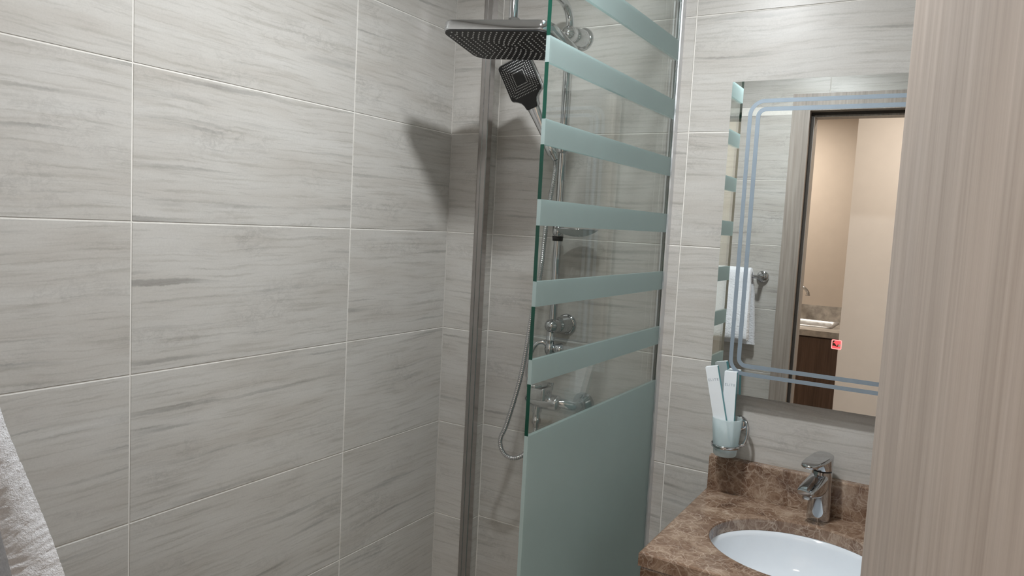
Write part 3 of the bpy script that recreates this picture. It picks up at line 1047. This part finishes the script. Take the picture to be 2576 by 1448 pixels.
ol += [(-0.0238, -0.02), (-0.0228, -0.045), (-0.0205, -0.064), (-0.0165, -0.077), (-0.008, -0.084), (0.0, -0.0855), (0.008, -0.084), (0.0165, -0.077), (0.0205, -0.064), (0.0228, -0.045), (0.0238, -0.02)]
MB().prism(ol, (1, 0, 0), Vector((0, 1, 0.13)).normalized(), Vector((0, -0.13, 1)).normalized(), (0, 0, 0.1485), 0.0, 0.009, 0.003).build('lever_plate', 'chrome', lev)

# ------------------------------------------------------------------ tumbler holder, tumbler, cartons
TX, TY = 0.9035, -0.0655
th = thing('tumbler_holder', 'chrome ring holder with looped arm on the wall beside the mirror', 'tumbler holder', (TX, 0, 1.0))
pp = [(TX + 0.0338 * cos(2 * pi * k / 40), TY + 0.0338 * sin(2 * pi * k / 40), 1.003) for k in range(41)]
b = MB()
b.loft([[Vector((TX + r * cos(2 * pi * k / 40), TY + r * sin(2 * pi * k / 40), z)) for k in range(40)] for r, z in ((0.0332, 0.999), (0.0352, 0.999), (0.0356, 1.007), (0.0336, 1.007), (0.0332, 0.999))], cap0=False, cap1=False)
b.build('ring', 'chrome', th)
MB().tube(catmull([(TX + 0.030, TY + 0.014, 1.003), (TX + 0.041, TY + 0.018, 1.008), (TX + 0.047, TY + 0.022, 1.028), (TX + 0.046, TY + 0.026, 1.052), (TX + 0.036, TY + 0.034, 1.066), (TX + 0.022, TY + 0.045, 1.060), (TX + 0.018, -0.006, 1.05)], 8), 0.0042, 14).build('looped_arm', 'chrome', th)
MB().lathe([(0.020, 0.0), (0.020, 0.005), (0.017, 0.008), (0.008, 0.009)], (TX + 0.018, 0, 1.05), (0, -1, 0), n=28).build('rosette', 'chrome', th)
adopt(th)
b = MB().lathe([(0.0, 0.9775), (0.026, 0.9775), (0.0282, 0.980), (0.0300, 0.999), (0.0318, 1.012), (0.0372, 1.0735), (0.0358, 1.0745), (0.0345, 1.072), (0.0292, 1.010), (0.0268, 0.990), (0.0, 0.986)], (TX, TY, 0), n=40)
tu = tag(b.build('tumbler', 'tumbler'), 'frosted glass tumbler in the chrome ring holding two cartons', 'tumbler')


def text_mesh(body, size):
    cu = bpy.data.curves.new('lettering', 'FONT')
    cu.body = body
    cu.size = size
    cu.extrude = 0.0
    cu.align_x = 'CENTER'
    cu.space_character = 1.25
    tmp = bpy.data.objects.new('lettering', cu)
    COL.objects.link(tmp)
    dg = bpy.context.evaluated_depsgraph_get()
    me = bpy.data.meshes.new_from_object(tmp.evaluated_get(dg))
    bpy.data.objects.remove(tmp)
    bpy.data.curves.remove(cu)
    return me


def carton(base, axis, w, d, L, twist, label):
    root = thing('toothbrush_carton', label, 'carton', base, 'cartons in the tumbler')
    az = Vector(axis).normalized()
    ax = Vector((cos(twist), sin(twist), 0))
    ax = (ax - az * ax.dot(az)).normalized()
    ay = az.cross(ax)
    mw = Matrix(((ax.x, ay.x, az.x, base[0]), (ax.y, ay.y, az.y, base[1]), (ax.z, ay.z, az.z, base[2]), (0, 0, 0, 1)))
    root.matrix_world = mw
    b = MB().box((-w / 2, -d / 2, 0), (w / 2, d / 2, L))
    b.m = [0, 0, 0, 1, 0, 1]
    b.build('sleeve', ['carton', 'teal'], root)
    MB().box((-w / 2 + 0.001, -d / 2 + 0.0008, L), (w / 2 - 0.001, d / 2 - 0.001, L + 0.0012)).build('end_flap', 'carton', root)
    me = text_mesh('ELITE', 0.0092)
    me.materials.clear()
    me.materials.append(M['ink'])
    lo = bpy.data.objects.new('lettering', me)
    COL.objects.link(lo)
    lo.parent = root
    lo.matrix_basis = Matrix.Translation((0, -d / 2 - 0.0003, L - 0.036)) @ Matrix.Rotation(pi / 2, 4, 'X')
    return root


carton((TX + 0.003, TY - 0.0092, 0.9905), (-0.235, 0.0, 1), 0.0305, 0.016, 0.216, radians(4), 'white and teal carton leaning left in the tumbler, the taller one')
carton((TX + 0.001, TY + 0.0092, 0.9905), (-0.025, 0.05, 1), 0.0305, 0.016, 0.199, radians(4), 'white and teal carton standing straighter on the right in the tumbler')

# ------------------------------------------------------------------ towel bar and towel
BZ, BYY = 1.352, YD + 0.075
tb = thing('towel_bar', 'chrome towel bar with round rosettes on the wall beside the doorway', 'towel bar', (0.40, YD, BZ))
MB().tube([(0.215, BYY, BZ), (0.597, BYY, BZ)], 0.0085, 18).build('bar', 'chrome', tb)
for x in (0.215, 0.597):
    p = MB().tube([(x, YD + 0.002, BZ), (x, BYY + 0.008, BZ)], 0.010, 18).build('post', 'chrome', tb)
    MB().lathe([(0.027, 0.0), (0.027, 0.012), (0.024, 0.018), (0.012, 0.020)], (x, YD, BZ), (0, 1, 0), n=32).build('rosette', 'chrome', p)
adopt(tb)

# towel: two thick flaps over the bar, front one flaring out
prof_out = [(-1.677, 1.030), (-1.676, 1.10), (-1.673, 1.20), (-1.668, 1.30), (-1.658, 1.352), (-1.640, 1.384), (-1.618, 1.392), (-1.596, 1.380), (-1.584, 1.352), (-1.572, 1.30), (-1.553, 1.235), (-1.538, 1.18), (-1.524, 1.12), (-1.519, 1.085), (-1.522, 1.068), (-1.535, 1.062)]
prof_in = [(-1.570, 1.064), (-1.572, 1.09), (-1.576, 1.14), (-1.585, 1.20), (-1.595, 1.26), (-1.606, 1.32), (-1.6125, 1.352), (-1.618, 1.3625), (-1.627, 1.3645), (-1.636, 1.360), (-1.6385, 1.34), (-1.643, 1.30), (-1.650, 1.20), (-1.655, 1.10), (-1.656, 1.03)]


def resample(pts, step):
    pts = [Vector((0, p[0], p[1])) for p in pts]
    c = catmull(pts, 24)
    L2 = [0]
    for i in range(1, len(c)):
        L2.append(L2[-1] + (c[i] - c[i - 1]).length)
    out, j = [], 0
    nn = max(2, int(L2[-1] / step))
    for i in range(nn + 1):
        s = L2[-1] * i / nn
        while j < len(c) - 2 and L2[j + 1] < s:
            j += 1
        out.append(c[j].lerp(c[j + 1], (s - L2[j]) / max(1e-9, L2[j + 1] - L2[j])))
    return out


ring0 = resample(prof_out, 0.0028) + resample(prof_in, 0.0028)
cn = len(ring0)
b = MB()
rings = []
NXT = 100
for i in range(NXT + 1):
    f_ = i / NXT
    ring = []
    for p in ring0:
        hgt = (1.39 - p.z) / 0.33
        xr = 0.560 + 0.026 * hgt
        xl = 0.262 - 0.006 * hgt
        x = xl + (xr - xl) * f_
        edge = min(f_, 1 - f_) * (xr - xl)
        rnd = 0.0
        wob = 0.006 * hgt * sin(x * 34 + 0.6) + 0.002 * noise.noise(Vector((x * 12, 0.0, p.z * 6)))
        q = Vector((x + 0.0035 * noise.noise(Vector((3.1, p.z * 9, 2.0))) * (1 if f_ > 0.5 else -1) * (1 if edge < 0.02 else 0), p.y + (wob if p.y > -1.62 else wob * 0.2), p.z))
        cxy = Vector((x, -1.60 - 0.02 * hgt if p.y > -1.62 else -1.655, p.z))
        q = q.lerp(Vector((q.x, cxy.y * 0.3 + q.y * 0.7, q.z)), 0.35 * rnd * rnd)
        fz = random.uniform(-1, 1)
        amp = 1.0 if edge > 0.004 else 0.25
        q += Vector((0.0009 * random.uniform(-1, 1), 0.0011 * fz, 0.0009 * random.uniform(-1, 1))) * amp
        ring.append(q)
    rings.append(ring)
b.loft(rings, cap0=False, cap1=False)
# ends: strips joining outer to inner run of the profile
no = len(resample(prof_out, 0.0028))
for ring, flip in ((rings[0], 1), (rings[-1], 0)):
    outr, inr = ring[:no], list(reversed(ring[no:]))
    cols = []
    for i in range(no):
        jf = i * (len(inr) - 1) / (no - 1)
        j = min(int(jf), len(inr) - 2)
        a_, c_ = outr[i], inr[j].lerp(inr[j + 1], jf - j)
        col = [a_]
        for k in range(1, 8):
            q = a_.lerp(c_, k / 8)
            bulge = 0.003 * sin(pi * k / 8) * (1 if not flip else -1)
            q = q + Vector((bulge + random.uniform(-0.0009, 0.0009), random.uniform(-0.0006, 0.0006), random.uniform(-0.0006, 0.0006)))
            col.append(q)
        col.append(c_)
        cols.append(col)
    b.loft(cols, closed_ring=False, cap0=False, cap1=False)
tag(b.build('hand_towel', 'terry'), 'white terry towel draped over the towel bar beside the doorway', 'towel')

# ------------------------------------------------------------------ kitchenette seen through the doorway in the mirror
KZ, KY = 0.93, -3.40
kc = thing('kitchen_cabinet', 'dark brown base cabinet under the kitchenette counter', 'cabinet', (0.2, -3.78, 0))
MB().box((HX0 + 0.002, YH + 0.002, 0.08), (HX0 + 0.02, KY - 0.045, KZ - 0.042)).box((0.78, YH + 0.002, 0.08), (0.798, KY - 0.045, KZ - 0.042)).box((HX0 + 0.02, YH + 0.002, 0.08), (0.78, KY - 0.045, 0.10)).box((HX0 + 0.02, KY - 0.065, KZ - 0.10), (0.78, KY - 0.045, KZ - 0.042)).box((HX0 + 0.002, YH + 0.002, 0.0), (0.798, KY - 0.11, 0.08)).build('carcass', 'wood_dark', kc)
for k in range(3):
    x0 = HX0 + 0.006 + k * 0.565
    MB().box((x0, KY - 0.045, 0.09), (x0 + 0.559, KY - 0.025, KZ - 0.052)).build('cabinet_door', 'wood_dark', kc)
adopt(kc)
kw = thing('kitchen_counter', 'pale granite kitchenette counter with upstand', 'worktop', (0.2, -3.78, KZ - 0.04))
SX0, SX1, SY0, SY1 = 0.08, 0.655, -4.02, -3.62
b = MB()
b.box((HX0 + 0.002, YH + 0.002, KZ - 0.04), (SX0, KY, KZ)).box((SX1, YH + 0.002, KZ - 0.04), (0.798, KY, KZ)).box((SX0, YH + 0.002, KZ - 0.04), (SX1, SY0, KZ)).box((SX0, SY1, KZ - 0.04), (SX1, KY, KZ))
b.build('slab', 'granite', kw)
MB().box((HX0 + 0.002, YH + 0.002, KZ + 0.0005), (0.798, YH + 0.02, KZ + 0.11)).build('upstand', 'granite', kw)
adopt(kw)
ks = thing('kitchen_sink', 'stainless steel sink set in the granite counter', 'sink', (0.33, -3.82, KZ))
b = MB()
rr = lambda g, z, r: [(p[0], p[1], z) for p in rrect(SX1 - SX0 + g, SY1 - SY0 + g, r, 5, (SX0 + SX1) / 2, (SY0 + SY1) / 2)]
b.loft([rr(0.03, KZ + 0.0005, 0.03), rr(0.03, KZ + 0.008, 0.03), rr(0.0, KZ + 0.012, 0.03), rr(-0.02, KZ + 0.004, 0.03), rr(-0.03, KZ - 0.03, 0.03)], cap0=False, cap1=False)
b.build('rim', 'alu', ks)
b = MB()
b.loft([rr(-0.03, KZ - 0.03, 0.03), rr(-0.05, KZ - 0.14, 0.03), rr(-0.09, KZ - 0.16, 0.03)], cap0=False)
b.build('bowl', 'steel', ks)
adopt(ks)
kt = thing('kitchen_tap', 'chrome swan-neck tap over the kitchenette sink', 'faucet', (0.30, -4.08, KZ))
MB().lathe([(0.026, 0.0005), (0.026, 0.006), (0.016, 0.012), (0.015, 0.05), (0.013, 0.055)], (0.30, -4.08, KZ), n=24).build('base', 'chrome', kt)
MB().tube(catmull([(0.30, -4.08, KZ + 0.05), (0.30, -4.08, 1.12), (0.31, -4.075, 1.165), (0.35, -4.06, 1.185), (0.40, -4.04, 1.172), (0.428, -4.03, 1.145), (0.433, -4.03, 1.115)], 8), [0.011] * 42 + [0.013] * 4 + [0.0165] * 3, 16).build('spout', 'chrome', kt)
MB().tube([(0.30, -4.08, 0.975), (0.26, -4.05, 0.99)], 0.006, 12).build('lever', 'chrome', kt)
adopt(kt)
